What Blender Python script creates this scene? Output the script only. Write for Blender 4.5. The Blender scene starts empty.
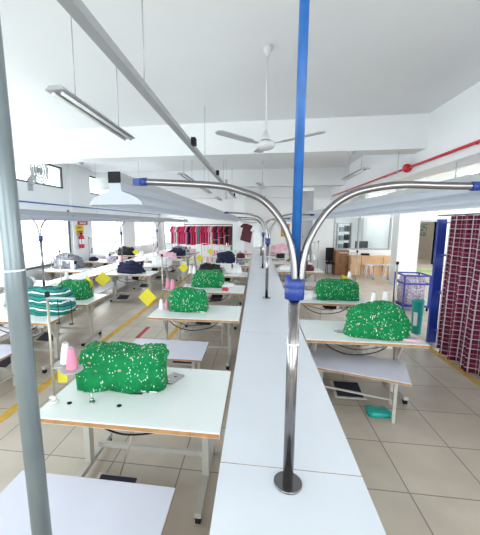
import bpy, bmesh, math, random
from mathutils import Vector, Matrix, noise
C = bpy.context.scene.collection
PI = math.pi
rnd = random.Random(7)

# ------------------------------------------------------------------ materials
MATS = {}
def mat(name, col, rough=0.5, metal=0.0, var=0.0, vscale=8.0, bump=0.0, bscale=60.0, emit=None, es=0.0, spec=0.5):
    if name in MATS: return MATS[name]
    m = bpy.data.materials.new(name); m.use_nodes = True
    nt = m.node_tree; b = nt.nodes['Principled BSDF']
    b.inputs['Base Color'].default_value = (*col, 1)
    b.inputs['Roughness'].default_value = rough
    b.inputs['Metallic'].default_value = metal
    b.inputs['Specular IOR Level'].default_value = spec
    tc = nt.nodes.new('ShaderNodeTexCoord')
    if var > 0:
        n = nt.nodes.new('ShaderNodeTexNoise'); n.inputs['Scale'].default_value = vscale; n.inputs['Detail'].default_value = 4
        r = nt.nodes.new('ShaderNodeValToRGB')
        r.color_ramp.elements[0].position = 0.3; r.color_ramp.elements[1].position = 0.7
        r.color_ramp.elements[0].color = (*[c*(1-var) for c in col], 1)
        r.color_ramp.elements[1].color = (*[min(1, c*(1+var*0.6)) for c in col], 1)
        nt.links.new(tc.outputs['Object'], n.inputs['Vector']); nt.links.new(n.outputs['Fac'], r.inputs['Fac'])
        nt.links.new(r.outputs['Color'], b.inputs['Base Color'])
    if bump > 0:
        n2 = nt.nodes.new('ShaderNodeTexNoise'); n2.inputs['Scale'].default_value = bscale
        bp = nt.nodes.new('ShaderNodeBump'); bp.inputs['Strength'].default_value = bump; bp.inputs['Distance'].default_value = 0.01
        nt.links.new(tc.outputs['Object'], n2.inputs['Vector']); nt.links.new(n2.outputs['Fac'], bp.inputs['Height'])
        nt.links.new(bp.outputs['Normal'], b.inputs['Normal'])
    if emit:
        b.inputs['Emission Color'].default_value = (*emit, 1); b.inputs['Emission Strength'].default_value = es
    MATS[name] = m
    return m

def math_node(nt, op, a, b=None):
    n = nt.nodes.new('ShaderNodeMath'); n.operation = op
    for i, v in enumerate((a, b)):
        if v is None: continue
        if isinstance(v, (int, float)): n.inputs[i].default_value = v
        else: nt.links.new(v, n.inputs[i])
    return n.outputs[0]
def mix(nt, fac, a, b):
    n = nt.nodes.new('ShaderNodeMix'); n.data_type = 'RGBA'
    if isinstance(fac, (int, float)): n.inputs[0].default_value = fac
    else: nt.links.new(fac, n.inputs[0])
    for i, v in ((6, a), (7, b)):
        if isinstance(v, tuple): n.inputs[i].default_value = (*v, 1)
        else: nt.links.new(v, n.inputs[i])
    return n.outputs[2]

def green_print():
    m = mat('green_print_fabric', (0.008, 0.26, 0.055), 0.75, bump=0.25, bscale=35)
    nt = m.node_tree; b = nt.nodes['Principled BSDF']; b.inputs['Specular IOR Level'].default_value = .2
    tc = nt.nodes.new('ShaderNodeTexCoord')
    def spots(scale, stretch, thr, pick, rot):
        mp = nt.nodes.new('ShaderNodeMapping'); mp.inputs['Scale'].default_value = stretch; mp.inputs['Rotation'].default_value = rot
        nt.links.new(tc.outputs['Object'], mp.inputs['Vector'])
        v = nt.nodes.new('ShaderNodeTexVoronoi'); v.inputs['Scale'].default_value = scale
        nt.links.new(mp.outputs[0], v.inputs['Vector'])
        s = nt.nodes.new('ShaderNodeSeparateColor'); nt.links.new(v.outputs['Color'], s.inputs[0])
        a = math_node(nt, 'LESS_THAN', v.outputs['Distance'], thr)
        c = math_node(nt, 'LESS_THAN', s.outputs[0], pick)
        return math_node(nt, 'MULTIPLY', a, c), s.outputs[1]
    n = nt.nodes.new('ShaderNodeTexNoise'); n.inputs['Scale'].default_value = 18
    nt.links.new(tc.outputs['Object'], n.inputs['Vector'])
    base = mix(nt, n.outputs['Fac'], (0.003, 0.15, 0.045), (0.008, 0.26, 0.08))
    f1, g1 = spots(44, (1, 1, 1), 0.24, 0.42, (0, 0, 0))
    c1 = mix(nt, f1, base, (0.25, 0.65, 0.38))
    f2, g2 = spots(20, (2.8, 2.8, 1.0), 0.24, 0.34, (0.3, 0.5, 0.2))
    c2 = mix(nt, f2, c1, (0.80, 0.88, 0.78))
    f3, g3 = spots(17, (1, 1, 1.3), 0.24, 0.30, (1, 0.5, 0.2))
    c3 = mix(nt, f3, c2, (0.50, 0.33, 0.24))
    nt.links.new(c3, b.inputs['Base Color'])
    return m

def striped():
    m = mat('striped_fabric', (0.02, 0.35, 0.28), 0.8)
    nt = m.node_tree; b = nt.nodes['Principled BSDF']
    tc = nt.nodes.new('ShaderNodeTexCoord'); s = nt.nodes.new('ShaderNodeSeparateXYZ')
    nt.links.new(tc.outputs['Object'], s.inputs[0])
    n = nt.nodes.new('ShaderNodeTexNoise'); n.inputs['Scale'].default_value = 4
    nt.links.new(tc.outputs['Object'], n.inputs['Vector'])
    z = math_node(nt, 'ADD', s.outputs[2], math_node(nt, 'MULTIPLY', n.outputs['Fac'], 0.10))
    z = math_node(nt, 'ADD', z, math_node(nt, 'MULTIPLY', s.outputs[0], 0.05))
    fr = math_node(nt, 'FRACT', math_node(nt, 'MULTIPLY', z, 9.5))
    r = nt.nodes.new('ShaderNodeValToRGB'); r.color_ramp.interpolation = 'CONSTANT'
    e = r.color_ramp.elements
    e[0].position = 0; e[0].color = (0.005, 0.20, 0.15, 1)
    e[1].position = 0.32; e[1].color = (0.8, 0.85, 0.86, 1)
    for p, c in ((0.5, (0.01, 0.05, 0.06)), (0.62, (0.006, 0.28, 0.25)), (0.9, (0.006, 0.04, 0.05))):
        x = e.new(p); x.color = (*c, 1)
    nt.links.new(fr, r.inputs['Fac']); nt.links.new(r.outputs['Color'], b.inputs['Base Color'])
    return m

def plaid(name, base, dark, line):
    m = mat(name, base, 0.85)
    nt = m.node_tree; b = nt.nodes['Principled BSDF']; b.inputs['Specular IOR Level'].default_value = .15
    uv = nt.nodes.new('ShaderNodeUVMap'); s = nt.nodes.new('ShaderNodeSeparateXYZ'); nt.links.new(uv.outputs[0], s.inputs[0])
    def fr(o, k, off=0.0): return math_node(nt, 'FRACT', math_node(nt, 'ADD', math_node(nt, 'MULTIPLY', o, k), off))
    u, v = s.outputs[0], s.outputs[1]
    k = 7.6
    du = math_node(nt, 'LESS_THAN', fr(u, k, .3), 0.5); dv = math_node(nt, 'LESS_THAN', fr(v, k, .3), 0.5)
    dk = math_node(nt, 'MULTIPLY', math_node(nt, 'ADD', du, dv), 0.5)
    col = mix(nt, dk, base, dark)
    for o in (u, v):
        for off, w, st in ((0.0, 0.10, 0.8), (0.5, 0.06, 0.4)):
            ln = math_node(nt, 'MULTIPLY', math_node(nt, 'LESS_THAN', fr(o, k, off), w), st*.85)
            col = mix(nt, ln, col, line)
    nt.links.new(col, b.inputs['Base Color'])
    return m

def floor_mat():
    m = mat('floor_tiles', (0.5, 0.46, 0.42), 0.28)
    nt = m.node_tree; b = nt.nodes['Principled BSDF']
    tc = nt.nodes.new('ShaderNodeTexCoord')
    br = nt.nodes.new('ShaderNodeTexBrick'); br.offset = 0; br.squash = 1
    br.inputs['Scale'].default_value = 1.0; br.inputs['Brick Width'].default_value = 0.6; br.inputs['Row Height'].default_value = 0.6
    br.inputs['Mortar Size'].default_value = 0.006; br.inputs['Mortar Smooth'].default_value = 0.3
    br.inputs['Color1'].default_value = (0.53, 0.470, 0.395, 1); br.inputs['Color2'].default_value = (0.58, 0.515, 0.43, 1)
    br.inputs['Mortar'].default_value = (0.22, 0.2, 0.18, 1)
    nt.links.new(tc.outputs['Object'], br.inputs['Vector'])
    n = nt.nodes.new('ShaderNodeTexNoise'); n.inputs['Scale'].default_value = 2.5; n.inputs['Detail'].default_value = 6
    nt.links.new(tc.outputs['Object'], n.inputs['Vector'])
    r = nt.nodes.new('ShaderNodeValToRGB'); r.color_ramp.elements[0].position = .35; r.color_ramp.elements[1].position = .65
    r.color_ramp.elements[0].color = (0.86, 0.85, 0.84, 1); r.color_ramp.elements[1].color = (1, 1, 1, 1)
    nt.links.new(n.outputs['Fac'], r.inputs['Fac'])
    mx = nt.nodes.new('ShaderNodeMix'); mx.data_type = 'RGBA'; mx.blend_type = 'MULTIPLY'; mx.inputs[0].default_value = 1
    nt.links.new(br.outputs['Color'], mx.inputs[6]); nt.links.new(r.outputs['Color'], mx.inputs[7])
    nt.links.new(mx.outputs[2], b.inputs['Base Color'])
    return m

def glass_mat():
    m = bpy.data.materials.new('window_glass'); m.use_nodes = True; nt = m.node_tree
    for n in list(nt.nodes): nt.nodes.remove(n)
    o = nt.nodes.new('ShaderNodeOutputMaterial'); t = nt.nodes.new('ShaderNodeBsdfTransparent'); g = nt.nodes.new('ShaderNodeBsdfGlossy')
    t.inputs[0].default_value = (0.93, 0.97, 0.97, 1); g.inputs['Roughness'].default_value = 0.03
    f = nt.nodes.new('ShaderNodeFresnel'); f.inputs[0].default_value = 1.35
    x = nt.nodes.new('ShaderNodeMixShader'); ge = nt.nodes.new('ShaderNodeNewGeometry')
    fb = math_node(nt, 'MULTIPLY', f.outputs[0], math_node(nt, 'SUBTRACT', 1.0, ge.outputs['Backfacing']))
    nt.links.new(fb, x.inputs[0]); nt.links.new(t.outputs[0], x.inputs[1]); nt.links.new(g.outputs[0], x.inputs[2])
    nt.links.new(x.outputs[0], o.inputs[0]); MATS['glass'] = m
    return m

GREEN = green_print(); STRIPE = striped(); FLOOR = floor_mat(); GLASS = glass_mat()
PLAID = plaid('maroon_plaid_fabric', (0.17, 0.02, 0.05), (0.06, 0.007, 0.03), (0.66, 0.54, 0.58))
WHITE = mat('white_wall_paint', (0.82, 0.83, 0.84), 0.7, var=.02, vscale=1.2)
CEIL = mat('ceiling_paint', (0.78, 0.79, 0.80), 0.8, var=.03, vscale=.8)
LAM = mat('white_laminate', (0.74, 0.78, 0.775), 0.30, var=.03, vscale=3)
LAMC = mat('worktable_laminate', (0.70, 0.73, 0.79), 0.30, var=.03, vscale=2)
BENCHLAM = mat('bench_laminate', (0.63, 0.64, 0.74), 0.35, var=.03, vscale=3)
EDGE = mat('brown_board_edge', (0.42, 0.21, 0.075), 0.5, var=.25, vscale=14)
LEG = mat('cream_painted_steel', (0.50, 0.48, 0.44), 0.4, var=.05)
STEEL = mat('brushed_steel', (0.26, 0.245, 0.25), 0.2, 1.0, var=.08, vscale=6)
STAND = mat('stand_steel', (0.45, 0.40, 0.34), 0.4, 0.6)
BLUE = mat('blue_paint', (0.008, 0.095, 0.33), 0.4, var=.15, vscale=20)
CLAMP = mat('blue_plastic', (0.010, 0.035, 0.22), 0.4)
RACKB = mat('rack_blue_paint', (0.02, 0.045, 0.33), 0.4, var=.1)
BLACK = mat('black_rubber', (0.012, 0.012, 0.014), 0.7, spec=.25)
PEDAL = mat('navy_pedal_mat', (0.01, 0.012, 0.03), 0.6)
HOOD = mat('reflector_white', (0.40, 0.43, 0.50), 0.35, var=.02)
ALU = mat('grey_aluminium', (0.42, 0.43, 0.45), 0.4, 0.4)
FIXT = mat('fixture_grey', (0.36, 0.37, 0.38), 0.45, 0.2)
TUBE = mat('lit_tube', (1, 1, 1), 0.4, emit=(0.95, 0.98, 1.0), es=5.0)
TUBEOFF = mat('unlit_tube', (0.8, 0.8, 0.8), 0.3)
FAN = mat('fan_white', (0.55, 0.55, 0.56), 0.45)
FANB = mat('fan_blade', (0.42, 0.42, 0.43), 0.5)
PIPE = mat('grey_blue_paint', (0.20, 0.235, 0.25), 0.3, 0.4, var=.12, vscale=5)
RED = mat('red_paint', (0.55, 0.012, 0.03), 0.35)
YEL = mat('yellow_card', (0.66, 0.56, 0.03), 0.7)
YLINE = mat('yellow_floor_paint', (0.66, 0.39, 0.05), 0.55, var=.2, vscale=9)
RLINE = mat('red_floor_paint', (0.45, 0.03, 0.04), 0.55)
MACH = mat('machine_cream', (0.72, 0.72, 0.68), 0.3)
CHROME = mat('polished_metal', (0.6, 0.6, 0.6), 0.15, 1.0)
PINK = mat('pink_thread', (0.72, 0.27, 0.40), 0.8, bump=.5, bscale=200)
WTH = mat('white_thread', (0.85, 0.86, 0.90), 0.8, bump=.5, bscale=200)
DISC = mat('stand_disc', (0.42, 0.40, 0.40), 0.5)
NAVY = mat('navy_fabric', (0.012, 0.014, 0.05), 0.9, var=.4, vscale=9)
BLKF = mat('black_fabric', (0.012, 0.012, 0.014), 0.9)
GREYF = mat('grey_print_fabric', (0.24, 0.24, 0.28), 0.9, var=.8, vscale=38)
PINKF = mat('pink_fabric', (0.82, 0.50, 0.58), 0.9, var=.25, vscale=7)
WHITEF = mat('white_fabric', (0.80, 0.80, 0.82), 0.9, var=.08, vscale=8)
MAROON = mat('maroon_fabric', (0.10, 0.02, 0.03), 0.9, var=.3)
SLATE = mat('slate_fabric', (0.27, 0.34, 0.38), 0.9, var=.2)
LILAC = mat('lilac_print_fabric', (0.55, 0.47, 0.60), 0.9, var=.7, vscale=26)
WOOD = mat('light_wood', (0.72, 0.44, 0.25), 0.45, var=.12, vscale=4)
WOODD = mat('brown_wood', (0.27, 0.11, 0.035), 0.4, var=.25, vscale=5)
TEAL = mat('teal_plastic', (0.01, 0.35, 0.30), 0.4)
DARK = mat('dark_frame', (0.05, 0.05, 0.055), 0.5)
GFRAME = mat('grey_frame', (0.4, 0.42, 0.44), 0.5)
TAN = mat('corridor_tan', (0.50, 0.42, 0.32), 0.7)
GMAT = mat('green_mat', (0.25, 0.42, 0.10), 0.95, var=.3, vscale=30)
RIB = mat('ribbed_grey_metal', (0.45, 0.47, 0.50), 0.4, 0.4)
ORANGE = mat('orange_card', (0.65, 0.20, 0.03), 0.6)

# ------------------------------------------------------------------ mesh helpers
def B(): return bmesh.new()
def bx(bm, x0, x1, y0, y1, z0, z1, mi=0, M=None, bev=0.0, side_mi=None):
    vs = [bm.verts.new(v) for v in ((x0,y0,z0),(x1,y0,z0),(x1,y1,z0),(x0,y1,z0),(x0,y0,z1),(x1,y0,z1),(x1,y1,z1),(x0,y1,z1))]
    fs = [bm.faces.new([vs[i] for i in q]) for q in ((0,3,2,1),(4,5,6,7),(0,1,5,4),(1,2,6,5),(2,3,7,6),(3,0,4,7))]
    for i, f in enumerate(fs): f.material_index = mi if (side_mi is None or i == 1) else side_mi
    if bev > 0:
        es = list({e for f in fs for e in f.edges})
        bmesh.ops.bevel(bm, geom=es, offset=bev, segments=2, affect='EDGES', profile=.6)
        if M is not None: raise ValueError('bevelled box takes no matrix')
    elif M is not None:
        for v in vs: v.co = M @ v.co
def cyl(bm, p0, p1, r0, r1=None, seg=14, mi=0, cap=True):
    r1 = r0 if r1 is None else r1
    p0, p1 = Vector(p0), Vector(p1); d = (p1-p0).normalized()
    u = d.orthogonal().normalized(); w = d.cross(u)
    A = []; Bv = []
    for i in range(seg):
        a = 2*PI*i/seg; o = u*math.cos(a)+w*math.sin(a)
        A.append(bm.verts.new(p0+o*r0)); Bv.append(bm.verts.new(p1+o*r1))
    for i in range(seg):
        j = (i+1) % seg
        f = bm.faces.new((A[i], A[j], Bv[j], Bv[i])); f.material_index = mi; f.smooth = True
    if cap:
        bm.faces.new(A[::-1]).material_index = mi; bm.faces.new(Bv).material_index = mi
def smooth_path(pts, n=6):
    P = [Vector(p) for p in pts]; out = []
    for i in range(len(P)-1):
        p0 = P[max(i-1,0)]; p1 = P[i]; p2 = P[i+1]; p3 = P[min(i+2, len(P)-1)]
        for k in range(n):
            t = k/n
            out.append(0.5*((2*p1)+(p2-p0)*t+(2*p0-5*p1+4*p2-p3)*t*t+(3*p1-p0-3*p2+p3)*t**3))
    out.append(P[-1]); return out
def tube(bm, pts, r, seg=10, mi=0):
    P = [Vector(p) for p in pts]; rings = []; u = None
    for i, p in enumerate(P):
        d = (P[min(i+1, len(P)-1)]-P[max(i-1, 0)]).normalized()
        u = d.orthogonal().normalized() if u is None else (u-d*u.dot(d)).normalized()
        w = d.cross(u)
        rings.append([bm.verts.new(p+(u*math.cos(2*PI*k/seg)+w*math.sin(2*PI*k/seg))*r) for k in range(seg)])
    for a, b in zip(rings, rings[1:]):
        for k in range(seg):
            f = bm.faces.new((a[k], a[(k+1)%seg], b[(k+1)%seg], b[k])); f.smooth = True; f.material_index = mi
    bm.faces.new(rings[0][::-1]).material_index = mi; bm.faces.new(rings[-1]).material_index = mi
def lathe(bm, prof, c=(0,0,0), seg=18, mi=0):
    rings = []
    for r, z in prof:
        rings.append([bm.verts.new((c[0]+max(r,1e-4)*math.cos(2*PI*k/seg), c[1]+max(r,1e-4)*math.sin(2*PI*k/seg), c[2]+z)) for k in range(seg)])
    for a, b in zip(rings, rings[1:]):
        for k in range(seg):
            f = bm.faces.new((a[k], a[(k+1)%seg], b[(k+1)%seg], b[k])); f.smooth = True; f.material_index = mi
    bm.faces.new(rings[0][::-1]).material_index = mi; bm.faces.new(rings[-1]).material_index = mi
def prism(bm, outline, y0, y1, mi=0):
    """outline = list of (x,z), extruded along y"""
    a = [bm.verts.new((x, y0, z)) for x, z in outline]; b = [bm.verts.new((x, y1, z)) for x, z in outline]
    n = len(a)
    for i in range(n):
        bm.faces.new((a[i], a[(i+1)%n], b[(i+1)%n], b[i])).material_index = mi
    bm.faces.new(a[::-1]).material_index = mi; bm.faces.new(b).material_index = mi
def heap(bm, a, b, h, seed, e1=0.45, e2=0.5, amp=0.02, nu=72, nv=26, sag=0.0, fold=1.0, shell=True, lean=0.0):
    """draped cloth over something boxy: a rounded hollow shell with folds"""
    sd = Vector((seed*3.1, seed*1.7, seed*.9)); rings = []
    pw = lambda c, e: math.copysign(abs(c)**e, c)
    for j in range(nv+1):
        ph = (PI/2)*j/nv
        rr = max(pw(math.cos(ph), e1), 0.0005); zz = pw(math.sin(ph), e1)
        ring = []
        for i in range(nu):
            th = 2*PI*i/nu
            x = a*rr*pw(math.cos(th), e2); y = b*rr*pw(math.sin(th), e2); z = h*zz
            z -= sag*h*(1-min(1, abs(x/a))**2)*zz
            p = Vector((x, y, z)); n = Vector((x/(a*a), y/(b*b), z/(h*h)+1e-4)).normalized()
            q = p*5+sd
            d = amp*noise.noise(q) + amp*.7*fold*noise.noise(Vector((x*7, y*7, z*26))+sd) + amp*.32*abs(noise.noise(Vector((x*22+z*12, y*22, z*9))+sd*2)) + amp*.45*noise.noise(Vector((x*34, y*30, z*30+x*16))+sd)
            if j == 0: n.z = 0
            p += n*d; p.x += lean*p.z
            p.z = max(p.z, 0.0015 if j else 0.0)
            if j == 0: p.z = 0.0
            ring.append(bm.verts.new(p))
        rings.append(ring)
    for r0, r1 in zip(rings, rings[1:]):
        for k in range(nu):
            f = bm.faces.new((r0[k], r0[(k+1)%nu], r1[(k+1)%nu], r1[k])); f.smooth = True
    f = bm.faces.new(rings[-1]); f.smooth = True
    if not shell: bm.faces.new(rings[0][::-1])

def obj(name, bm, mats, parent=None, loc=(0,0,0), rot=(0,0,0), solid=0.0, normals=True):
    if normals: bmesh.ops.recalc_face_normals(bm, faces=bm.faces[:])
    me = bpy.data.meshes.new(name); bm.to_mesh(me); bm.free()
    for m in (mats if isinstance(mats, (list, tuple)) else [mats]): me.materials.append(m)
    o = bpy.data.objects.new(name, me); C.objects.link(o); o.location = loc; o.rotation_euler = rot
    if parent: o.parent = parent
    if solid:
        s = o.modifiers.new('thickness', 'SOLIDIFY'); s.thickness = solid; s.offset = -1
    return o
def tag(o, label, cat, group=None, kind=None):
    o['label'] = label; o['category'] = cat
    if group: o['group'] = group
    if kind: o['kind'] = kind
    return o
def thing(name, label, cat, loc=(0,0,0), rz=0, group=None):
    o = bpy.data.objects.new(name, None); C.objects.link(o); o.location = loc; o.rotation_euler = (0,0,rz)
    o.empty_display_size = .1
    return tag(o, label, cat, group)
KIDS = {}
def kids(o): return [c for c in C.objects if c.parent == o]
def dup(root, loc, rz=None, label=None, group=None, kidlist=None):
    def rec(o, parent):
        c = o.copy(); C.objects.link(c)
        if parent is not None: c.parent = parent
        for k in kidmap(o): rec(k, c)
        return c
    def kidmap(o):
        if o.name not in KIDS: KIDS[o.name] = kids(o)
        return KIDS[o.name]
    r = rec(root, None); r.location = loc
    if rz is not None: r.rotation_euler = (0,0,rz)
    if label: r['label'] = label
    if group: r['group'] = group
    return r
def struct(name, bm, m, parent=None, **k):
    o = obj(name, bm, m, parent, **k)
    if not parent: o['kind'] = 'structure'
    return o

# ------------------------------------------------------------------ the room
XL, XR, YB, YF, ZC = -6.2, 12.0, 20.0, -2.5, 4.0
b = B(); bx(b, XL-.3, XR+.3, YF-.3, YB+1.5, -.12, 0); struct('floor', b, FLOOR)
b = B(); bx(b, XL-.3, XR+.3, YF-.3, YB+1.5, ZC, ZC+.15); struct('ceiling', b, CEIL)

def wall_with_openings_x(name, x0, x1, ya, yb, openings, z0=0, z1=ZC):
    """wall in the YZ plane, openings = (y0,y1,z0,z1), columns cut at every opening edge"""
    b = B(); ys = sorted({ya, yb, *[o[0] for o in openings], *[o[1] for o in openings]})
    for a, c in zip(ys, ys[1:]):
        mid = (a+c)/2; cuts = sorted([(o[2], o[3]) for o in openings if o[0] < mid < o[1]])
        z = z0
        for p, q in cuts:
            if p > z: bx(b, x0, x1, a, c, z, p)
            z = q
        if z < z1: bx(b, x0, x1, a, c, z, z1)
    bmesh.ops.remove_doubles(b, verts=b.verts[:], dist=1e-4)
    return struct(name, b, WHITE)
def wall_with_openings_y(name, y0, y1, xa, xb, openings, z1=ZC, m=None):
    b = B(); xs = sorted({xa, xb, *[o[0] for o in openings], *[o[1] for o in openings]})
    for a, c in zip(xs, xs[1:]):
        mid = (a+c)/2; cuts = sorted([(o[2], o[3]) for o in openings if o[0] < mid < o[1]])
        z = 0
        for p, q in cuts:
            if p > z: bx(b, a, c, y0, y1, z, p)
            z = q
        if z < z1: bx(b, a, c, y0, y1, z, z1)
    bmesh.ops.remove_doubles(b, verts=b.verts[:], dist=1e-4)
    return struct(name, b, m or WHITE)

LW = [(-1.6, 4.6, .87, 2.45), (4.75, 9.95, .87, 2.45), (11.45, 14.35, .87, 2.45), (15.9, 19.2, .87, 2.45)]
HW = [(1.0, 4.8, 3.17, 3.84), (5.0, 9.85, 3.17, 3.84), (11.4, 15.4, 3.17, 3.84), (16.2, 19.2, 3.17, 3.84)]
wall_with_openings_x('wall_left', XL-.2, XL, YF, YB, LW+HW)
RWN = [(-1.5, 5.0, .9, 3.7), (5.4, 11.5, .9, 3.7), (12.0, 17.0, .9, 3.7)]
wall_with_openings_x('wall_right', XR, XR+.2, YF, YB, RWN)
BW = [(-5.9, -4.55, .82, 2.45)]
wall_with_openings_y('wall_back', YB, YB+.2, XL-.2, 6.9, BW)
FW = [(-5.5, -.5, .9, 3.6), (.5, 5.5, .9, 3.6), (6.5, 11.5, .9, 3.6)]
wall_with_openings_y('wall_front', YF-.2, YF, XL-.2, XR+.2, FW)
def window(n, axis, at, a0, a1, z0, z1, fm, bars=()):
    b = B(); w = .05; t0, t1 = at-.03, at+.03
    def q(p0, p1, r0, r1, bb):
        if axis == 'x': bx(bb, t0, t1, p0, p1, r0, r1)
        else: bx(bb, p0, p1, t0, t1, r0, r1)
    q(a0, a0+w, z0, z1, b); q(a1-w, a1, z0, z1, b); q(a0+w, a1-w, z0, z0+w, b); q(a0+w, a1-w, z1-w, z1, b)
    for f in bars: q(a0+(a1-a0)*f-.02, a0+(a1-a0)*f+.02, z0+w, z1-w, b)
    fr = struct('window_%d' % n, b, fm)
    g = B(); t0, t1 = at-.004, at+.004; q(a0+.03, a1-.03, z0+.03, z1-.03, g)
    obj('pane', g, GLASS, fr)
n = 1
for o in LW: window(n, 'x', XL-.12, *o, WTH, ()); n += 1
for o in HW: window(n, 'x', XL-.05, *o, DARK); n += 1
for o in RWN: window(n, 'x', XR+.1, *o, GFRAME, (.33, .66)); n += 1
for o in BW: window(n, 'y', YB+.1, *o, GFRAME); n += 1
for o in FW: window(n, 'y', YF-.1, *o, GFRAME, (.5,)); n += 1
# dark sill strip under the left windows
b = B(); bx(b, XL, XL+.07, -1.6, 9.95, .81, .86); struct('trim_1', b, DARK)
b = B(); bx(b, XL, XL+.10, 10.1, 11.35, 0, ZC); struct('trim_2', b, WHITE)
b = B(); bx(b, XL, XL+.03, 9.96, 10.03, .87, 2.5); bx(b, XL, XL+.02, 11.38, 11.42, .87, 2.5); struct('trim_3', b, DARK)
# ceiling beams
n = 1
for y in (-1.2, 6.5, 12.0, 17.0):
    b = B(); bx(b, XL, 3.0, y, y+.45, 3.4, ZC); struct('beam_%d' % n, b, CEIL); n += 1
b = B(); bx(b, 3.0, 3.5, YF, 14.0, 3.02, ZC); struct('beam_%d' % n, b, WHITE)
# columns
b = B(); bx(b, -.98, -.52, 13.2, 13.65, 0, ZC, bev=.01); struct('column_1', b, WHITE)
b = B(); bx(b, 4.63, 5.28, 11.4, 11.9, 0, ZC, bev=.01); struct('column_2', b, WHITE)
# office with glass front on the right
b = B(); bx(b, 2.35, 3.2, 14.2, 14.35, 0, ZC); struct('wall_office_side', b, WHITE)
b = B()
for i in range(22):
    x = 1.95+i*.045; bx(b, x, x+.045, 15.0-(.03 if i % 2 else 0), 15.1, 0, 3.5)
struct('wall_ribbed', b, RIB)
b = B(); bx(b, 3.2, 5.5, 14.2, 14.3, 0, .98); bx(b, 3.2, 5.5, 14.2, 14.3, 2.3, 2.42); bx(b, 3.2, 5.5, 14.2, 14.3, 3.3, ZC)
struct('wall_office_front', b, WHITE)
b = B()
for x in (3.2, 4.2, 5.44): bx(b, x, x+.06, 14.19, 14.31, .98, 3.3)
bx(b, 3.26, 5.44, 14.2, 14.3, .98, 1.03)
fr = struct('window_30', b, GFRAME)
b = B(); bx(b, 3.26, 4.2, 14.245, 14.255, 1.03, 2.3); bx(b, 4.26, 5.44, 14.245, 14.255, 1.03, 2.3)
bx(b, 3.26, 4.2, 14.245, 14.255, 2.42, 3.3); bx(b, 4.26, 5.44, 14.245, 14.255, 2.42, 3.3)
obj('pane', b, GLASS, fr)
wall_with_openings_y('wall_right_back', 17.6, 17.8, 5.5, XR, [(7.60, 8.90, 0, 2.16)])
b = B(); bx(b, 5.5, 5.65, 14.2, 17.6, 0, ZC); struct('wall_office_end', b, WHITE)
b = B(); bx(b, 7.52, 7.60, 17.55, 17.85, 0, 2.24); bx(b, 8.90, 8.98, 17.55, 17.85, 0, 2.24); bx(b, 7.60, 8.90, 17.55, 17.85, 2.16, 2.24)
struct('door_1', b, GFRAME)
b = B(); bx(b, 6.9, 11.5, 20.4, 20.5, 0, 3); struct('wall_corridor', b, TAN)
# floor markings
def strip(n, x0, x1, y0, y1, m):
    b = B(); bx(b, x0, x1, y0, y1, 0.0, .003); struct('trim_%d' % n, b, m)
strip(4, -2.71, -2.60, -1.5, 14, YLINE); strip(5, -1.58, -1.49, 5.35, 6.4, YLINE); strip(6, 2.84, 2.94, 2.0, 9.5, YLINE)
strip(7, -2.16, -2.08, 5.35, 6.0, RLINE)

# ------------------------------------------------------------------ services on walls and ceiling
def pipe_thing(name, label, cat, pts, r, m, extra=None, **k):
    b = B(); tube(b, pts, r, 12); return tag(obj(name, b, m), label, cat, **k)
pipe_thing('wall_pipe', 'thin blue pipe running along the left wall between its low and high windows', 'pipe', [(XL+.14, YF+.1, 2.63), (XL+.14, 19.9, 2.63)], .022, BLUE)
t = thing('sprinkler_pipe', 'red sprinkler pipe with a round red valve along the right ceiling beam', 'pipe', (2.93, 1.0, 3.15))
b = B(); tube(b, [(0,0,0),(0,12.5,0)], .022, 12); obj('pipe', b, RED, t)
b = B(); bmesh.ops.create_uvsphere(b, u_segments=20, v_segments=12, radius=.085)
for v in b.verts: v.co.y *= .75
for f in b.faces: f.smooth = True
cyl(b, (0,-.09,0), (0,.09,0), .04); obj('valve', b, RED, t, (0,6.05,0))
for y in (1.0, 4.0, 7.2, 10.5):
    b = B(); cyl(b, (0,y,0), (.069,y,0), .008, seg=8); bx(b, -.026,.026,y-.02,y+.02,-.028,.0); obj('hanger', b, RED, t)
# cable tray / busbar
t = thing('busbar_trunking', 'long grey busbar trunking hung from the ceiling, running down the hall', 'trunking', (-.90, -2.0, 3.1))
b = B(); bx(b, -.035, .035, 0, 17.5, -.03, .03, bev=.004); obj('casing', b, FIXT, t)
for y in (6.3, 8.9, 11.3, 14.0):
    b = B(); bx(b, .036, .09, y-.06, y+.06, -.03, .06); obj('tap_box', b, BLACK, t)
for y in (1.6, 4.6, 7.6, 10.6, 13.6):
    b = B(); cyl(b, (0, y, .03), (0, y, .3 if False else .895), .006, seg=6); obj('hanger_rod', b, ALU, t)
# hanging twin-tube fixtures
def fixture():
    t = thing('tube_light', 'x', 'ceiling light', (0,0,0))
    b = B(); prism(b, [(-.085,0),(-.05,.035),(.05,.035),(.085,0)], -.75, .75); obj('housing', b, FIXT, t)
    for x in (-.04, .04):
        b = B(); cyl(b, (x,-.71,-.016), (x,.71,-.016), .014, seg=10); obj('tube', b, TUBEOFF, t)
    for y in (-.45, .45):
        b = B(); cyl(b, (0,y,.035), (0,y,.87), .005, seg=6); obj('hanger_rod', b, ALU, t)
    return t
fx0 = None
for i, (x, y, lab) in enumerate([(-1.60, 3.25, 'nearest twin tube light hanging from the ceiling on the left, above the first table'),
        (-1.62, 7.6, 'second twin tube light from the front in the left row, hanging past the first beam'),
        (-1.62, 10.4, 'third twin tube light from the front in the left row under the ceiling'),
        (-1.62, 13.7, 'farthest small twin tube light of the left row under the ceiling'),
        (2.05, 7.45, 'twin tube light hanging right of the blue pole near the long side beam')]):
    if fx0 is None: fx0 = fixture(); o = fx0; o.location = (x, y, 3.10)
    else: o = dup(fx0, (x, y, 3.10))
    o['label'] = lab; o['group'] = 'hanging tube lights'
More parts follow.
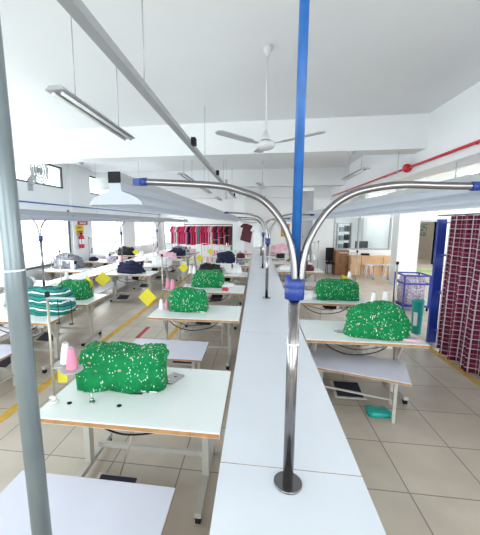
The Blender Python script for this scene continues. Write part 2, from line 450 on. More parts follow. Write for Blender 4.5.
for x, y, z0, z1, l in ((2.62, 6.7, 3.0, 3.4, 'thin rod hanging from the right end of the first beam'), (3.12, 5.75, 2.75, 3.02, 'thin rod hanging under the side beam near the right edge')):
    b = B(); cyl(b, (0,0,0), (0,0,z1-z0), .008, seg=8); lathe(b, [(.02,0),(.02,.02),(.009,.025)], seg=10); tag(obj('hanging_rod', b, ALU, loc=(x, y, z0)), l, 'rod')
# ceiling fans
def ceiling_fan(loc, rz, label, drop):
    t = thing('ceiling_fan', label, 'fan', loc, rz, 'ceiling fans')
    b = B(); lathe(b, [(.0,-.055),(.06,-.05),(.10,-.03),(.115,0),(.10,.03),(.05,.045),(.0,.05)], seg=24); obj('motor', b, FAN, t)
    b = B(); cyl(b, (0,0,.04), (0,0,drop), .012, seg=10); lathe(b, [(.06,.05),(.045,.08),(.015,.16)], seg=16); lathe(b, [(.015,drop-.11),(.05,drop-.03),(.055,drop)], seg=16)
    obj('down_rod', b, FAN, t)
    for k in range(3):
        a = k*2*PI/3
        b = B(); M = Matrix.Rotation(a, 4, 'Z') @ Matrix.Rotation(-.09, 4, 'Y') @ Matrix.Rotation(.08, 4, 'X')
        out = [(.10,-.02),(.18,-.03),(.22,-.055),(.62,-.06),(.66,-.03),(.66,.03),(.62,.06),(.22,.055),(.18,.03),(.10,.02)]
        lo = [b.verts.new(M @ Vector((x, y, -.004))) for x, y in out]; hi = [b.verts.new(M @ Vector((x, y, .004))) for x, y in out]
        n_ = len(out)
        for i in range(n_): b.faces.new((lo[i], lo[(i+1)%n_], hi[(i+1)%n_], hi[i]))
        b.faces.new(lo[::-1]); b.faces.new(hi); obj('blade', b, FANB, t)
    return t
ceiling_fan((.08, 3.9, 2.95), math.radians(98), 'large white ceiling fan hanging nearest, beside the blue pole', ZC-2.95)
ceiling_fan((.15, 10.6, 3.22), math.radians(15), 'distant white ceiling fan farther down the hall', ZC-3.22)
ceiling_fan((.15, 15.2, 3.22), math.radians(50), 'farthest tiny ceiling fan near the back wall', ZC-3.22)
# wall fan in front of a high window
t = thing('wall_fan', 'round white wall fan mounted in front of the high left window', 'fan', (XL+.02, 8.25, 3.50)); t.scale = (1.2, 1.3, 1.3)
b = B(); bx(b, -.02, .02, -.06, .06, -.42, -.24); tube(b, [(.02,0,-.3),(.12,0,-.26),(.16,0,-.1),(.16,0,0)], .02); obj('bracket', b, GFRAME, t)
b = B()
for r in (.09, .16, .23, .28): 
    pts = [(.26-.0*r, r*math.cos(a*PI/14), r*math.sin(a*PI/14)) for a in range(29)]; tube(b, pts, .014, 6)
for a in range(16): cyl(b, (.27, 0, 0), (.25, .28*math.cos(a*PI/8), .28*math.sin(a*PI/8)), .003, seg=5)
obj('cage', b, GFRAME, t)
b = B(); cyl(b, (.10,0,0), (.27,0,0), .07, .05); obj('motor', b, GFRAME, t)
for k in range(3):
    b = B(); M = Matrix.Rotation(k*2*PI/3, 4, 'X') @ Matrix.Rotation(.4, 4, 'Z'); bx(b, .2, .21, .05, .24, -.07, .07, M=M); obj('blade', b, FANB, t)
# split air conditioner, smoke detector
t = thing('air_conditioner', 'white box air conditioner high on the left wall beside the dark framed window', 'air conditioner', (XL+.02, 10.1, 3.0))
for x, y, z, l in ((-3.9, 6.9, 3.4, 'small round smoke detector under the first beam on the left'), (1.75, 6.6, 3.4, 'small dark smoke detector under the first beam right of the blue pole')):
    b = B(); lathe(b, [(.0,-.05),(.04,-.045),(.06,-.02),(.065,0)]); tag(obj('smoke_detector', b, GFRAME, loc=(x, y, z)), l, 'smoke detector')
bpy.data.objects.remove(t)
# extinguisher and its signs
t = thing('fire_extinguisher', 'red fire extinguisher hanging on the white wall pier between the left windows', 'fire extinguisher', (XL+.19, 10.7, 1.22))
b = B(); lathe(b, [(.02,0),(.085,.01),(.09,.05),(.09,.38),(.06,.45),(.025,.48)]); obj('cylinder', b, RED, t)
b = B(); bx(b, -.02,.02,-.07,.03,.48,.53); cyl(b, (0,0,.47),(0,0,.52),.025); obj('valve', b, BLACK, t)
b = B(); tube(b, smooth_path([(.02,-.03,.5),(.06,-.14,.42),(.07,-.13,.2),(.07,-.1,.08)]), .012); obj('hose', b, BLACK, t)
b = B(); lathe(b, [(.0905,.14),(.0915,.15),(.0915,.30),(.0905,.31)]); obj('paper_label', b, WHITEF, t)
b = B(); bx(b, 0, .012, -.33, .33, 0, .20); t = obj('sign_board', b, RED, loc=(XL+.10, 10.7, 2.02)); tag(t, 'red sign board above the fire extinguisher on the left wall pier', 'sign')
b = B()
for y0, y1, z0, z1 in ((-.25,-.1,.13,.19), (-.06,.06,.13,.19), (.1,.25,.13,.19), (-.2,.2,.04,.08)): bx(b, .012, .015, y0, y1, z0, z1)
obj('lettering', b, WHITEF, t)
b = B(); bx(b, 0, .012, -.24, .26, 0, .31); t = obj('sign_board', b, YEL, loc=(XL+.10, 10.75, 1.70)); tag(t, 'yellow notice panel between the red sign and the extinguisher', 'sign')
b = B(); bx(b, .012, .015, -.15, .17, .05, .12); bx(b, .012, .015, -.15, .1, .2, .25); obj('lettering', b, RED, t)

# front left foreground post
t = thing('steel_post', 'thick grey painted post standing very close at the left edge', 'post', (-.705, .9, 0)); t.rotation_euler = (0, -.0235, 0)
b = B(); cyl(b, (0,0,.012), (0,0,ZC), .031, seg=32); obj('pole', b, PIPE, t)
b = B(); cyl(b, (0,0,0), (0,0,.012), .08, seg=24); obj('base_plate', b, PIPE, t)
b = B(); lathe(b, [(.0312,1.905),(.0318,1.906),(.0318,1.909),(.0312,1.91)], seg=32); obj('band', b, WTH, t)

# ------------------------------------------------------------------ long worktables
T = .75
def long_table(x0, x1, y0, segs, L, label, name='worktable'):
    xc = (x0+x1)/2; w = (x1-x0)/2
    t = thing(name, label, 'table', (xc, y0, 0), 0)
    for i in range(segs):
        b = B(); bx(b, -w, w, i*L+.002, (i+1)*L-.002, T-.035, T, 0, side_mi=1); obj('tabletop', b, [LAMC, EDGE], t)
    for i in range(segs+1):
        y = min(max(i*L, .15), segs*L-.15)
        for s in (-1, 1):
            b = B(); bx(b, s*(w-.1)-.025, s*(w-.1)+.025, y-.025, y+.025, 0, T-.035); obj('leg', b, LEG, t)
    b = B()
    for s in (-1, 1): bx(b, s*(w-.1)-.015, s*(w-.1)+.015, .1, segs*L-.1, T-.09, T-.036)
    obj('apron', b, LEG, t)
    b = B(); bx(b, -w+.12, w-.12, .1, segs*L-.1, .18, .20); obj('undershelf', b, BENCHLAM, t)
long_table(-.175, .565, -.6, 8, 2.2, 'long white worktable running away down the middle of the hall')
long_table(-4.72, -4.06, 1.0, 7, 2.2, 'long white worktable of the left sewing line under the windows')

# ------------------------------------------------------------------ lamp stands with arched arms
LARC = [(-.532,2.246),(-.429,2.24),(-.326,2.234),(-.173,2.221),(-.081,2.197),(.012,2.159),(.086,2.083),(.133,1.992),(.158,1.885),(.165,1.80)]
RARC = [(.195,1.80),(.200,1.883),(.219,1.972),(.268,2.068),(.322,2.132),(.400,2.180),(.494,2.204),(.604,2.214),(.757,2.208),(.872,2.204)]
def lamp_stand(X, Y, label, blue_top=False):
    t = thing('lamp_stand', label, 'lamp stand', (X, Y, T), 0, None if blue_top else 'lamp stands')
    z = -T
    b = B(); cyl(b, (0,0,.012), (0,0,1.80+z), .026, seg=24); obj('lower_pole', b, STEEL, t)
    b = B(); cyl(b, (0,0,0), (0,0,.012), .07, seg=24); obj('base_plate', b, STEEL, t)
    b = B(); lathe(b, [(.03,1.705),(.044,1.706),(.045,1.75),(.0425,1.757),(.045,1.764),(.045,1.814),(.03,1.815)], (0,0,z), 24)
    obj('collar', b, CLAMP, t)
    for A in (LARC, RARC):
        b = B(); tube(b, smooth_path([(x-.17, -.036+.024*min(1, abs(x-.18)*6), q+z) for x, q in A]), .0155, 12); a = obj('arm', b, STEEL, t)
        x, q = A[0] if A is LARC else A[-1]
        s = -1 if A is LARC else 1
        b = B(); cyl(b, (x-.17-s*.01, -.012, q+z), (x-.17+s*.022, -.012, q+z), .019, seg=16); bx(b, min(x-.17+s*.02, x-.17+s*.055), max(x-.17+s*.02, x-.17+s*.055), -.026, .002, q+z-.015, q+z+.015)
        obj('arm_clamp', b, CLAMP, a)
    b = B(); lathe(b, [(.0262,1.485),(.029,1.486),(.029,1.491),(.0262,1.492)], (0,0,z), 24); obj('cable_tie', b, WTH, t)
    if blue_top:
        b = B(); cyl(b, (0,.004,1.79+z), (0,.004,ZC+z), .021, seg=24); obj('upper_pole', b, BLUE, t)
    return t
ls = lamp_stand(.178, 1.5, 'nearest steel lamp stand with two arched arms and blue pole to the ceiling', True)
ls2 = lamp_stand(.19, 5.65, 'second steel lamp stand on the middle worktable, blue collar below its arched arms')
for x, y, l in [(.19, 9.6, 'third steel lamp stand from the front on the middle worktable'), (.19, 13.5, 'farthest steel lamp stand on the middle worktable'),
                (-4.4, 2.1, 'lamp stand at the near end of the left line, behind the grey post'), (-4.4, 6.07, 'lamp stand with arched arms just right of the grey post, on the left worktable'),
                (-4.4, 10.05, 'lamp stand on the left worktable in front of the second bright window'), (-4.4, 13.9, 'farthest lamp stand on the left worktable')]:
    dup(ls2, (x, y, T), label=l)

# ------------------------------------------------------------------ light troughs
def trough(X, y0, L, label, hangers=()):
    t = thing('light_trough', label, 'light fitting', (X, y0, 2.14), 0, 'overhead light troughs')
    prof = [(-.13,0),(-.125,.012),(-.105,.030),(-.075,.045),(-.04,.056),(-.03,.064),(-.028,.10),(.028,.10),(.03,.064),(.04,.056),(.075,.045),(.105,.030),(.125,.012),(.13,0)]
    inner = [(x*.96, z-.006) for x, z in prof][::-1]
    b = B(); prism(b, prof+inner, 0, L); obj('reflector', b, HOOD, t)
    b = B(); prism(b, prof, -.004, .0); obj('end_plate', b, HOOD, t)
    b = B(); bx(b, -.026, .026, .0, L, .101, .145); obj('channel', b, ALU, t)
    b = B(); bx(b, -.028, .028, -.012, .0, .098, .148); obj('end_cap', b, BLACK, t)
    b = B(); cyl(b, (0,.1,.045), (0,L-.1,.045), .014, seg=10); obj('tube', b, TUBE, t)
    for y in hangers:
        b = B(); cyl(b, (0,y,.145), (0,y,ZC-2.14), .004, seg=6); obj('hanger_rod', b, ALU, t)
    return t
trough(-.655, 1.45, 15.5, 'white reflector trough hanging left of the middle worktable, starting at the arched arm', ())
trough(1.03, 1.35, 13.6, 'white reflector trough hanging right of the middle worktable below the red pipe', (7.5,))
trough(-3.68, 1.9, 15.0, 'white reflector trough above the right edge of the left sewing line', (8.0,))
trough(-5.12, 1.9, 15.0, 'white reflector trough nearest the left windows', (8.0,))

# ------------------------------------------------------------------ sewing tables, benches, machines
def sewing_table(w=1.30, d=.78):
    t = thing('sewing_table', 'x', 'sewing table', (0,0,0), 0, 'sewing tables')
    hw, hd = w/2, d/2
    b = B(); bx(b, -hw, hw, -hd, hd, T-.04, T-.003, 1, bev=.004); bx(b, -hw+.004, hw-.004, -hd+.004, hd-.004, T-.003, T, 0); obj('tabletop', b, [LAM, EDGE], t)
    for s in (-1, 1):
        x = s*(hw-.16)
        b = B()
        bx(b, x-.025, x+.025, -.03, .03, .10, T-.041); bx(b, x-.02, x+.02, -hd+.1, hd-.1, T-.075, T-.041); bx(b, x-.025, x+.025, -hd+.06, hd-.06, .06, .10)
        for y in (-1, 1):
            bx(b, x-.012, x+.012, -.02, .02, 0, .38, M=Matrix.Translation((0, y*(hd-.3)*.1, .38)) @ Matrix.Rotation(y*.5, 4, 'X'))
        l = obj('leg_frame', b, LEG, t)
        for y in (-1, 1):
            b = B(); cyl(b, (x-.018, y*(hd-.09), .03), (x+.018, y*(hd-.09), .03), .03, seg=14); bx(b, x-.024, x+.024, y*(hd-.09)-.014, y*(hd-.09)+.014, .03, .062); obj('caster', b, BLACK, l)
    b = B(); bx(b, -hw+.18, hw-.18, .10, .13, .14, .18); obj('stretcher', b, LEG, t)
    b = B(); M = Matrix.Translation((-.14, -.30, .13)) @ Matrix.Rotation(.22, 4, 'X'); bx(b, -.17, .17, -.14, .14, -.012, 0, M=M); p = obj('pedal_frame', b, LEG, t)
    b = B(); bx(b, -.14, .14, -.12, .12, .001, .012, M=M); obj('pedal_pad', b, PEDAL, p)
    b = B(); cyl(b, (-.14,-.17,.165), (-.06,.1,T-.18), .006, seg=8); obj('pedal_rod', b, STAND, t)
    b = B(); cyl(b, (.0,.1,T-.16), (.19,.1,T-.16), .065, seg=18); cyl(b, (-.03,.1,T-.16), (0,.1,T-.16), .04, seg=18); bx(b, .05,.12,.06,.14,T-.11,T-.041); obj('motor', b, BLACK, t)
    b = B(); bx(b, hw-.42, hw-.26, -.12, .10, T-.17, T-.041, bev=.006); obj('control_box', b, MACH, t)
    b = B(); tube(b, smooth_path([(-hw+.2,-.1,T-.05),(-hw+.32,-.16,T-.17),(-.1,-.18,T-.24),(.2,-.16,T-.20),(hw-.3,-.14,T-.10)]), .007, 8); obj('cable', b, BLACK, t)
    b = B(); tube(b, smooth_path([(-hw+.18,-.2,T-.05),(-hw+.4,-.2,T-.12),(0,-.24,T-.15),(hw-.2,-.2,T-.06)]), .005, 8); obj('cable', b, BLACK, t)
    return t
def bench(w=1.0, d=.58, h=.50):
    t = thing('bench', 'x', 'bench', (0,0,0), 0, 'worker benches')
    b = B(); bx(b, -w/2, w/2, -d/2, d/2, h-.028, h-.003, 1, bev=.003); bx(b, -w/2+.003, w/2-.003, -d/2+.003, d/2-.003, h-.003, h, 0); obj('seat_board', b, [BENCHLAM, EDGE], t)
    for sx in (-1, 1):
        for sy in (-1, 1):
            b = B(); bx(b, sx*(w/2-.12)-.015, sx*(w/2-.12)+.015, sy*(d/2-.1)-.015, sy*(d/2-.1)+.015, 0, h-.029); obj('leg', b, LEG, t)
    b = B()
    for sx in (-1, 1): bx(b, sx*(w/2-.12)-.01, sx*(w/2-.12)+.01, -d/2+.115, d/2-.115, .14, .16)
    bx(b, -w/2+.13, w/2-.13, -.01, .01, .14, .16); obj('stretcher', b, LEG, t)
    return t
def machine():
    t = thing('sewing_machine', 'x', 'sewing machine', (0,0,0), 0, 'sewing machines')
    b = B(); bx(b, -.25, .25, -.09, .09, 0, .014, bev=.004); obj('bed', b, CHROME, t)
    b = B(); bx(b, .12, .23, -.065, .065, .014, .26, bev=.015); bx(b, -.21, .14, -.05, .05, .17, .265, bev=.015); bx(b, -.23, -.14, -.055, .055, .10, .27, bev=.012); obj('arm_body', b, MACH, t)
    b = B(); cyl(b, (.232,0,.20), (.262,0,.20), .055, .05, seg=20); obj('handwheel', b, BLACK, t)
    b = B(); cyl(b, (-.185,0,.02), (-.185,0,.10), .005, seg=8); bx(b, -.195,-.175,-.02,.015,.016,.022); obj('needle_bar', b, CHROME, t)
    b = B(); cyl(b, (-.05,0,.265), (-.05,0,.31), .006, seg=8); cyl(b, (.06,0,.265),(.06,0,.285),.02, seg=10); obj('thread_guide', b, CHROME, t)
    return t
def cone_obj(name, m, parent=None, loc=(0,0,0)):
    b = B(); lathe(b, [(.040,0),(.041,.004),(.038,.01),(.036,.05),(.022,.145),(.019,.15)], seg=20); o = obj(name, b, [m], parent, loc)
    b = B(); lathe(b, [(.012,.150),(.015,.150),(.014,.163),(.011,.163)], seg=14); obj('core', b, DISC, o)
    return o
DD = {1: (.07, .17), -1: (.10, .28)}
def thread_stand(s=1):
    """pole clamped to the table, two discs for cones, top arm with eyelets; s = side the discs lie on"""
    D = DD[s]
    t = thing('thread_stand', 'x', 'thread stand', (0,0,0), 0, 'thread stands')
    b = B(); cyl(b, (0,0,.01), (0,0,.80), .0095, seg=12); obj('pole', b, STAND, t)
    b = B(); cyl(b, (0,0,0), (0,0,.012), .030, seg=16); cyl(b, (0,0,.012), (0,0,.05), .016, seg=12); bx(b, -.035,-.01,-.01,.01,.025,.042); obj('base', b, MACH, t)
    b = B(); lathe(b, [(.014,.79),(.018,.80),(.016,.825),(.004,.83)]); obj('top_knob', b, BLACK, t)
    b = B(); bx(b, -.008, .21, -.008, .008, .778, .790) if s > 0 else bx(b, -.31, .008, -.008, .008, .778, .79); obj('top_arm', b, ALU, t)
    b = B()
    for x in D:
        tube(b, [(s*x+.014*math.cos(k*PI/6), 0.014*math.sin(k*PI/6), .60) for k in range(13)], .003, 6); cyl(b, (s*x, .014, .60), (s*x, .008, .778), .0025, seg=6)
    obj('eyelets', b, BLACK, t)
    b = B(); bx(b, min(0, s*D[1]), max(0, s*D[1]), -.012, .0, .262, .272)
    obj('disc_bracket', b, ALU, t)
    for x, y in ((D[0]*s, .06), (D[1]*s, -.03)):
        b = B(); cyl(b, (x, y, .272), (x, y, .280), .078, seg=24); cyl(b, (x,y,.28),(x,y,.34),.005,seg=8); obj('disc', b, DISC, t)
    return t
st0 = sewing_table(); bn0 = bench(); mc0 = machine(); ts0 = thread_stand(1); ts1 = thread_stand(-1)
pk0 = tag(cone_obj('thread_cone', PINK), 'x', 'thread cone', 'thread cones'); wh0 = tag(cone_obj('thread_cone', WTH), 'x', 'thread cone', 'thread cones')
b = B(); bx(b, -.075, .075, -.0015, .0015, -.15, 0); cd0 = tag(obj('yellow_card', b, YEL), 'x', 'card', 'yellow cards')
# hanging card, corner-up diamond with its string
b = B(); M = Matrix.Rotation(PI/4, 4, 'Y'); bx(b, -.075, .075, -.0015, .0015, -.075, .075, M=M); cyl(b, (0,0,.105), (0,0,.16), .0015, seg=5); cd1 = tag(obj('yellow_card', b, YEL), 'x', 'card', 'yellow cards')
used = set()
def place(src, loc, rz, label, group=None):
    if src.name not in used:
        used.add(src.name)
        if src.name not in KIDS: KIDS[src.name] = kids(src)
        for k in KIDS[src.name]: KIDS.setdefault(k.name, kids(k))
        src.location = loc; src.rotation_euler = (0,0,rz); src['label'] = label
        if group: src['group'] = group
        return src
    return dup(src, loc, rz, label, group)

def cover(name, m, loc, a, b_, h, seed, label, cat, rz=0, group=None, nv=26, nu=72, shell=True, **k):
    bm = B(); heap(bm, a, b_, h, seed, nu=nu, nv=nv, shell=shell, **k)
    o = obj(name, bm, m, loc=loc, rot=(0,0,rz), solid=.004 if shell else 0)
    return tag(o, label, cat, group)

ORD = ['first', 'second', 'third', 'fourth', 'fifth', 'sixth', 'seventh', 'eighth', 'ninth']
GC = 'green printed machine covers'
def station(x, yfront, i, line, d=.78, mach=True, my=.03, stand=None, bench_pos=None, cones=(0,1), card=True, mside=0.0):
    """one sewing place: table, bench before it, machine, stand and cones"""
    yc = yfront+d/2; O = ORD[i]
    place(st0, (x, yc, 0), 0, '%s sewing table %s' % (O, line))
    if bench_pos is None: bench_pos = (x-.05, yfront-.46, 0)
    if bench_pos: place(bn0, bench_pos[:2]+(0,), bench_pos[2], 'bench in front of the %s sewing table %s' % (O, line))
    if mach: place(mc0, (x+mside, yc+my, T+.001), 0, 'sewing machine on the %s sewing table %s' % (O, line))
    if stand:
        s, sx, sy = stand
        place(ts0 if s > 0 else ts1, (sx, sy, T), 0, 'thread stand on the %s sewing table %s' % (O, line))
        for k, (dx, dy) in enumerate(((DD[s][0]*s, .06), (DD[s][1]*s, -.03))):
            c = cones[k]
            if c is None: continue
            place(pk0 if c else wh0, (sx+dx, sy+dy, T+.2805), 0, '%s%s thread cone at the %s table %s' % ('' if cones[0] != cones[1] else ('rear ' if k == 0 else 'front '), ('white','pink')[c], O, line))
        if card: 
            place(cd1, (sx-s*.05, sy-.06, T+.40), .3, 'yellow card hanging at the %s table %s' % (O, line))
LN = 'left of the middle worktable'; RN = 'right of the middle worktable'
CN = 'beside the left aisle'; WN = 'along the left windows'
# --- left of the middle worktable
station(-.855, 1.96, 0, LN, stand=(1, -1.455, 2.10), cones=(0, 1), card=False, mside=-.13, bench_pos=(-.95, 1.42, 0))
station(-.865, 4.27, 1, LN, stand=(1, -1.47, 4.93), cones=(1, 1), card=False, mside=-.13, bench_pos=(-1.10, 3.80, 0))
station(-.875, 6.03, 2, LN, stand=(1, -1.45, 6.6), cones=(0, 0), card=True, mside=-.12, my=.20, bench_pos=(-.95, 5.62, 0))
for i, y in enumerate((8.0, 10.05, 12.1, 14.3)):
    station(-.875, y, 3+i, LN, stand=(1, -1.45, y+.5), cones=((0,1),(1,1),(0,0),(0,1))[i], card=i < 2, bench_pos=False if i == 3 else None)
# --- right of the middle worktable
station(1.265, 3.57, 0, RN, d=.78, stand=(-1, 1.83, 4.24), cones=(0, 0), card=False, mside=.2, bench_pos=(1.17, 3.57, -.30))
station(1.28, 5.34, 1, RN, stand=(-1, 1.86, 6.0), cones=(0, None), card=False, mside=.15, bench_pos=(1.20, 4.87, 0))
for i, y in enumerate((8.9, 10.6, 12.2, 13.8)):
    station(1.22, y, 2+i, RN, stand=(-1, 1.80, y+.5), cones=((0,0),(0,1),(0,0),(1,0))[i], card=False)
# --- left line, aisle side
CX = -3.37
station(CX, 3.92, 0, CN, stand=None, card=False)
station(CX, 4.92, 1, CN, stand=(1, -3.55, 5.55), cones=(0, None), card=False, bench_pos=False)
for i, y in enumerate((7.95, 9.6, 11.2, 12.8, 14.4)):
    station(CX+.05, y, 2+i, CN, stand=(1, CX-.45, y+.55), cones=((0,1),(0,0),(1,0),(0,0),(0,1))[i], card=i == 1, bench_pos=False if i < 2 else None)
# --- row along the windows
for i, y in enumerate((3.4, 6.2, 8.4, 10.6, 12.8)):
    station(-5.42, y, i, WN, stand=(1, -6.0, y+.55), cones=((0,0),(0,1),(0,0),(1,0),(0,0))[i], card=False)

# ------------------------------------------------------------------ covers and bundles
cover('machine_cover', GREEN, (-1.055, 2.42, T+.002), .345, .15, .33, 1, 'green printed cloth cover over the nearest machine, beside white and pink cones', 'machine cover', .10, GC, e1=.30, e2=.34, amp=.036, sag=.10, nu=150, nv=50)
cover('machine_cover', GREEN, (-1.02, 4.75, T+.002), .29, .17, .315, 2, 'green printed cover on the second table left of the middle worktable', 'machine cover', .05, GC, e1=.38, e2=.4, amp=.03, nu=100, nv=34)
cover('machine_cover', GREEN, (-1.0, 6.63, T+.002), .34, .17, .34, 3, 'green printed cover on the third table left of the middle worktable', 'machine cover', 0, GC, e1=.5, e2=.5, amp=.035)
cover('machine_cover', GREEN, (1.47, 3.86, T+.002), .33, .20, .37, 4, 'large rounded green printed cover on the nearest table right of the worktable', 'machine cover', -.06, GC, e1=.58, e2=.5, amp=.04, nu=150, nv=50)
cover('machine_cover', GREEN, (1.46, 5.72, T+.002), .35, .17, .33, 5, 'green printed cover on the second table right of the middle worktable', 'machine cover', 0, GC, e1=.32, e2=.4, amp=.026, nu=110, nv=36)
cover('machine_cover', GREEN, (-3.20, 5.36, T+.002), .30, .19, .31, 6, 'green printed cover behind the striped bundle in the left line', 'machine cover', 0, GC, e1=.5, e2=.5, amp=.035)
cover('cloth_bundle', STRIPE, (-3.10, 4.42, T+.002), .40, .21, .37, 7, 'teal, dark and white striped cloth bundle on the left line\'s nearest table', 'cloth bundle', .05, 'cloth bundles', e1=.5, e2=.5, amp=.03, nu=100, nv=36)
for nm, m, loc, a, b_, h, sd, lab in [
    ('cloth_bundle', NAVY, (-3.35, 8.35, T+.002), .34, .22, .30, 11, 'navy cloth bundle on a table left of the aisle, between the yellow cards'),
    ('cloth_bundle', GREYF, (-5.55, 9.05, T+.002), .40, .26, .42, 12, 'large grey patterned cloth bundle on a table by the left windows'),
    ('cloth_bundle', BLKF, (-5.45, 13.2, T+.002), .36, .22, .34, 13, 'black cloth bundle on a far table by the left windows'),
    ('cloth_bundle', NAVY, (-3.25, 13.1, T+.002), .36, .2, .28, 14, 'small navy bundle below the hanging pink garments'),
    ('cloth_bundle', NAVY, (-1.0, 10.5, T+.002), .30, .2, .40, 15, 'tall navy bundle on the fifth table left of the middle worktable'),
    ('cloth_bundle', BLKF, (-1.2, 8.4, T+.002), .28, .2, .24, 16, 'black bundle on the fourth table left of the middle worktable'),
    ('cloth_bundle', PINKF, (-3.3, 11.6, T+.002), .36, .2, .26, 17, 'pale pink cloth heap on a far table of the left line'),
    ('cloth_bundle', PINKF, (1.12, 14.2, T+.002), .48, .22, .42, 18, 'pink cloth heap at the far end right of the middle worktable'),
    ('cloth_bundle', NAVY, (1.40, 11.0, T+.002), .24, .24, .42, 19, 'navy bundle on a table just left of the near lamp stand'),
    ('cloth_bundle', WHITEF, (-.62, 8.55, T+.002), .22, .2, .18, 20, 'crumpled white cloth on the fourth table left of the middle worktable'),
    ('cloth_bundle', WHITEF, (-.62, 6.62, T+.002), .17, .14, .07, 21, 'crumpled white cloth beside the third green cover'),
    ('cloth_bundle', WHITEF, (.93, 5.75, T+.002), .17, .18, .10, 22, 'white folded cloth left of the second right-hand green cover'),
    ('cloth_bundle', WHITEF, (-2.98, 10.0, T+.002), .3, .2, .22, 23, 'white cloth heap on the fourth table of the left line'),
    ('cloth_bundle', WHITEF, (-5.3, 6.6, T+.002), .4, .24, .12, 24, 'flat white cloth spread on a table by the window'),
    ('cloth_bundle', WHITEF, (1.1, 9.3, T+.002), .4, .2, .12, 25, 'white cloth on the third table right of the middle worktable'),
    ('cloth_bundle', GREYF, (-3.5, 14.8, T+.002), .4, .2, .25, 26, 'grey cloth heap at the far end of the left line')]:
    cover(nm, m, loc, a, b_, h, sd, lab, 'cloth bundle', 0, 'cloth bundles', e1=.6, e2=.6, amp=.07 if h > .15 else .03, nu=56, nv=18)
for q, (x, y, m, cn, where) in enumerate([(-3.75, 9.95, NAVY, 'navy', 'fourth table beside the left aisle'), (-3.1, 11.55, BLKF, 'black', 'fifth-row table beside the left aisle'),
        (-3.7, 13.1, MAROON, 'maroon', 'sixth table beside the left aisle'), (-2.95, 14.75, PINKF, 'pink', 'last table beside the left aisle'),
        (-1.25, 12.5, WHITEF, 'white', 'sixth table left of the middle worktable'), (-.6, 12.4, MAROON, 'maroon', 'sixth table left of the middle worktable'),
        (-.6, 14.7, PINKF, 'pink', 'last table left of the middle worktable'), (-.5, 10.4, GREYF, 'grey', 'fifth table left of the middle worktable'),
        (-5.1, 10.95, LILAC, 'lilac', 'fourth table along the left windows'), (-5.75, 10.95, NAVY, 'navy', 'fourth table along the left windows'),
        (-5.8, 6.55, BLKF, 'black', 'second table along the left windows'), (.95, 12.55, BLKF, 'black', 'fifth table right of the middle worktable'),
        (1.55, 12.6, PINKF, 'pink', 'fifth table right of the middle worktable'), (1.5, 9.2, MAROON, 'maroon', 'third table right of the middle worktable')]):
    cover('cloth_pile', m, (x, y, T+.002), .15, .13, .12+.03*(q % 3), 80+q, 'small %s cloth pile on the %s' % (cn, where), 'cloth pile', q*.5, 'small cloth piles', e1=.6, e2=.6, amp=.03, nu=40, nv=12)
b = B(); heap(b, .10, .06, .02, 31, nu=30, nv=8, amp=.012, shell=False); tag(obj('cloth_scrap', b, PINKF, loc=(1.80, 3.68, T+.001)), 'small pink cloth scrap at the right corner of the nearest right-hand table', 'cloth scrap')
b = B(); heap(b, .06, .05, .05, 32, nu=30, nv=8, amp=.012, shell=False); tag(obj('cloth_scrap', b, RED, loc=(-.60, 6.25, T+.001)), 'small red cloth scrap on the third table left of the worktable', 'cloth scrap')
# yellow cards
for p, rz, src, l in [((-1.64, 4.70, .94), .1, cd1, 'large yellow card hanging left of the second green cover'),
                 ((-2.98, 5.42, 1.0), -.3, cd1, 'yellow card tilted above the green cover of the left line'),
                 ((-2.78, 5.60, 1.05), .5, cd1, 'yellow card right of the striped bundle over the aisle edge'),
                 ((-1.42, 2.16, 1.0), .2, cd0, 'yellow card hanging below the discs of the nearest thread stand')]:
    o = place(src, p, rz, l)
    o.scale = (1.35, 1, 1.35) if src is cd1 else (.45, 1, .85)
def flap(name, m, pts, label, cat, th=.004):
    b = B(); vs = [b.verts.new(p) for p in pts]; b.faces.new(vs); tag(obj(name, b, m, loc=(0,.08,0), solid=th), label, cat)
flap('yellow_cloth', YEL, [(1.70,4.30,1.02),(1.80,4.26,.98),(1.90,4.26,.86),(1.90,4.28,.76),(1.76,4.28,.76)], 'yellow cloth corner behind the large green cover on the right', 'cloth')
flap('yellow_cloth', YEL, [(1.55,5.98,1.14),(1.68,5.96,1.08),(1.66,5.98,.96),(1.58,5.98,.95)], 'yellow cloth tip behind the second green cover on the right', 'cloth')
# small things on the nearest table
b = B(); cyl(b, (0,0,0), (0,0,.008), .022); cyl(b, (0,0,.008), (0,0,.075), .005, seg=8); cyl(b, (0,0,.02), (0,0,.03), .012); tag(obj('bobbin_pin', b, CHROME, loc=(-1.175, 2.115, T+.001)), 'small upright metal bobbin pin in front of the nearest green cover', 'bobbin winder')
for x, y, l in ((-1.335, 2.09, 'small dark screw cap left of the bobbin pin'), (-.96, 2.09, 'small dark screw cap right of the bobbin pin')):
    b = B(); lathe(b, [(.018,0),(.018,.003),(.012,.006),(.003,.006)]); tag(obj('screw_cap', b, BLACK, loc=(x, y, T+.001)), l, 'screw cap')
b = B(); bx(b, -.05, .05, -.012, .012, 0, .003); tag(obj('slot_plate', b, DARK, loc=(-.90, 2.265, T+.0005), rot=(0,0,.1)), 'dark oblong plate let into the nearest tabletop', 'plate')
b = B(); lathe(b, [(.02,0),(.022,.02),(.015,.04),(.004,.045)]); tag(obj('rubber_foot', b, BLACK, loc=(-1.385, 2.33, T+.001)), 'black rubber knob at the left foot of the nearest green cover', 'knob')
b = B(); bx(b, -.06, .06, -.09, .09, 0, .014, bev=.005); cyl(b, (0,-.05,.015), (0,-.05,.02), .014); cyl(b, (0,.04,.015), (0,.04,.02), .014); tag(obj('metal_plate', b, CHROME, loc=(-.68, 2.52, T+.001), rot=(0,0,-.4)), 'bright metal plate sticking out right of the nearest green cover', 'plate')
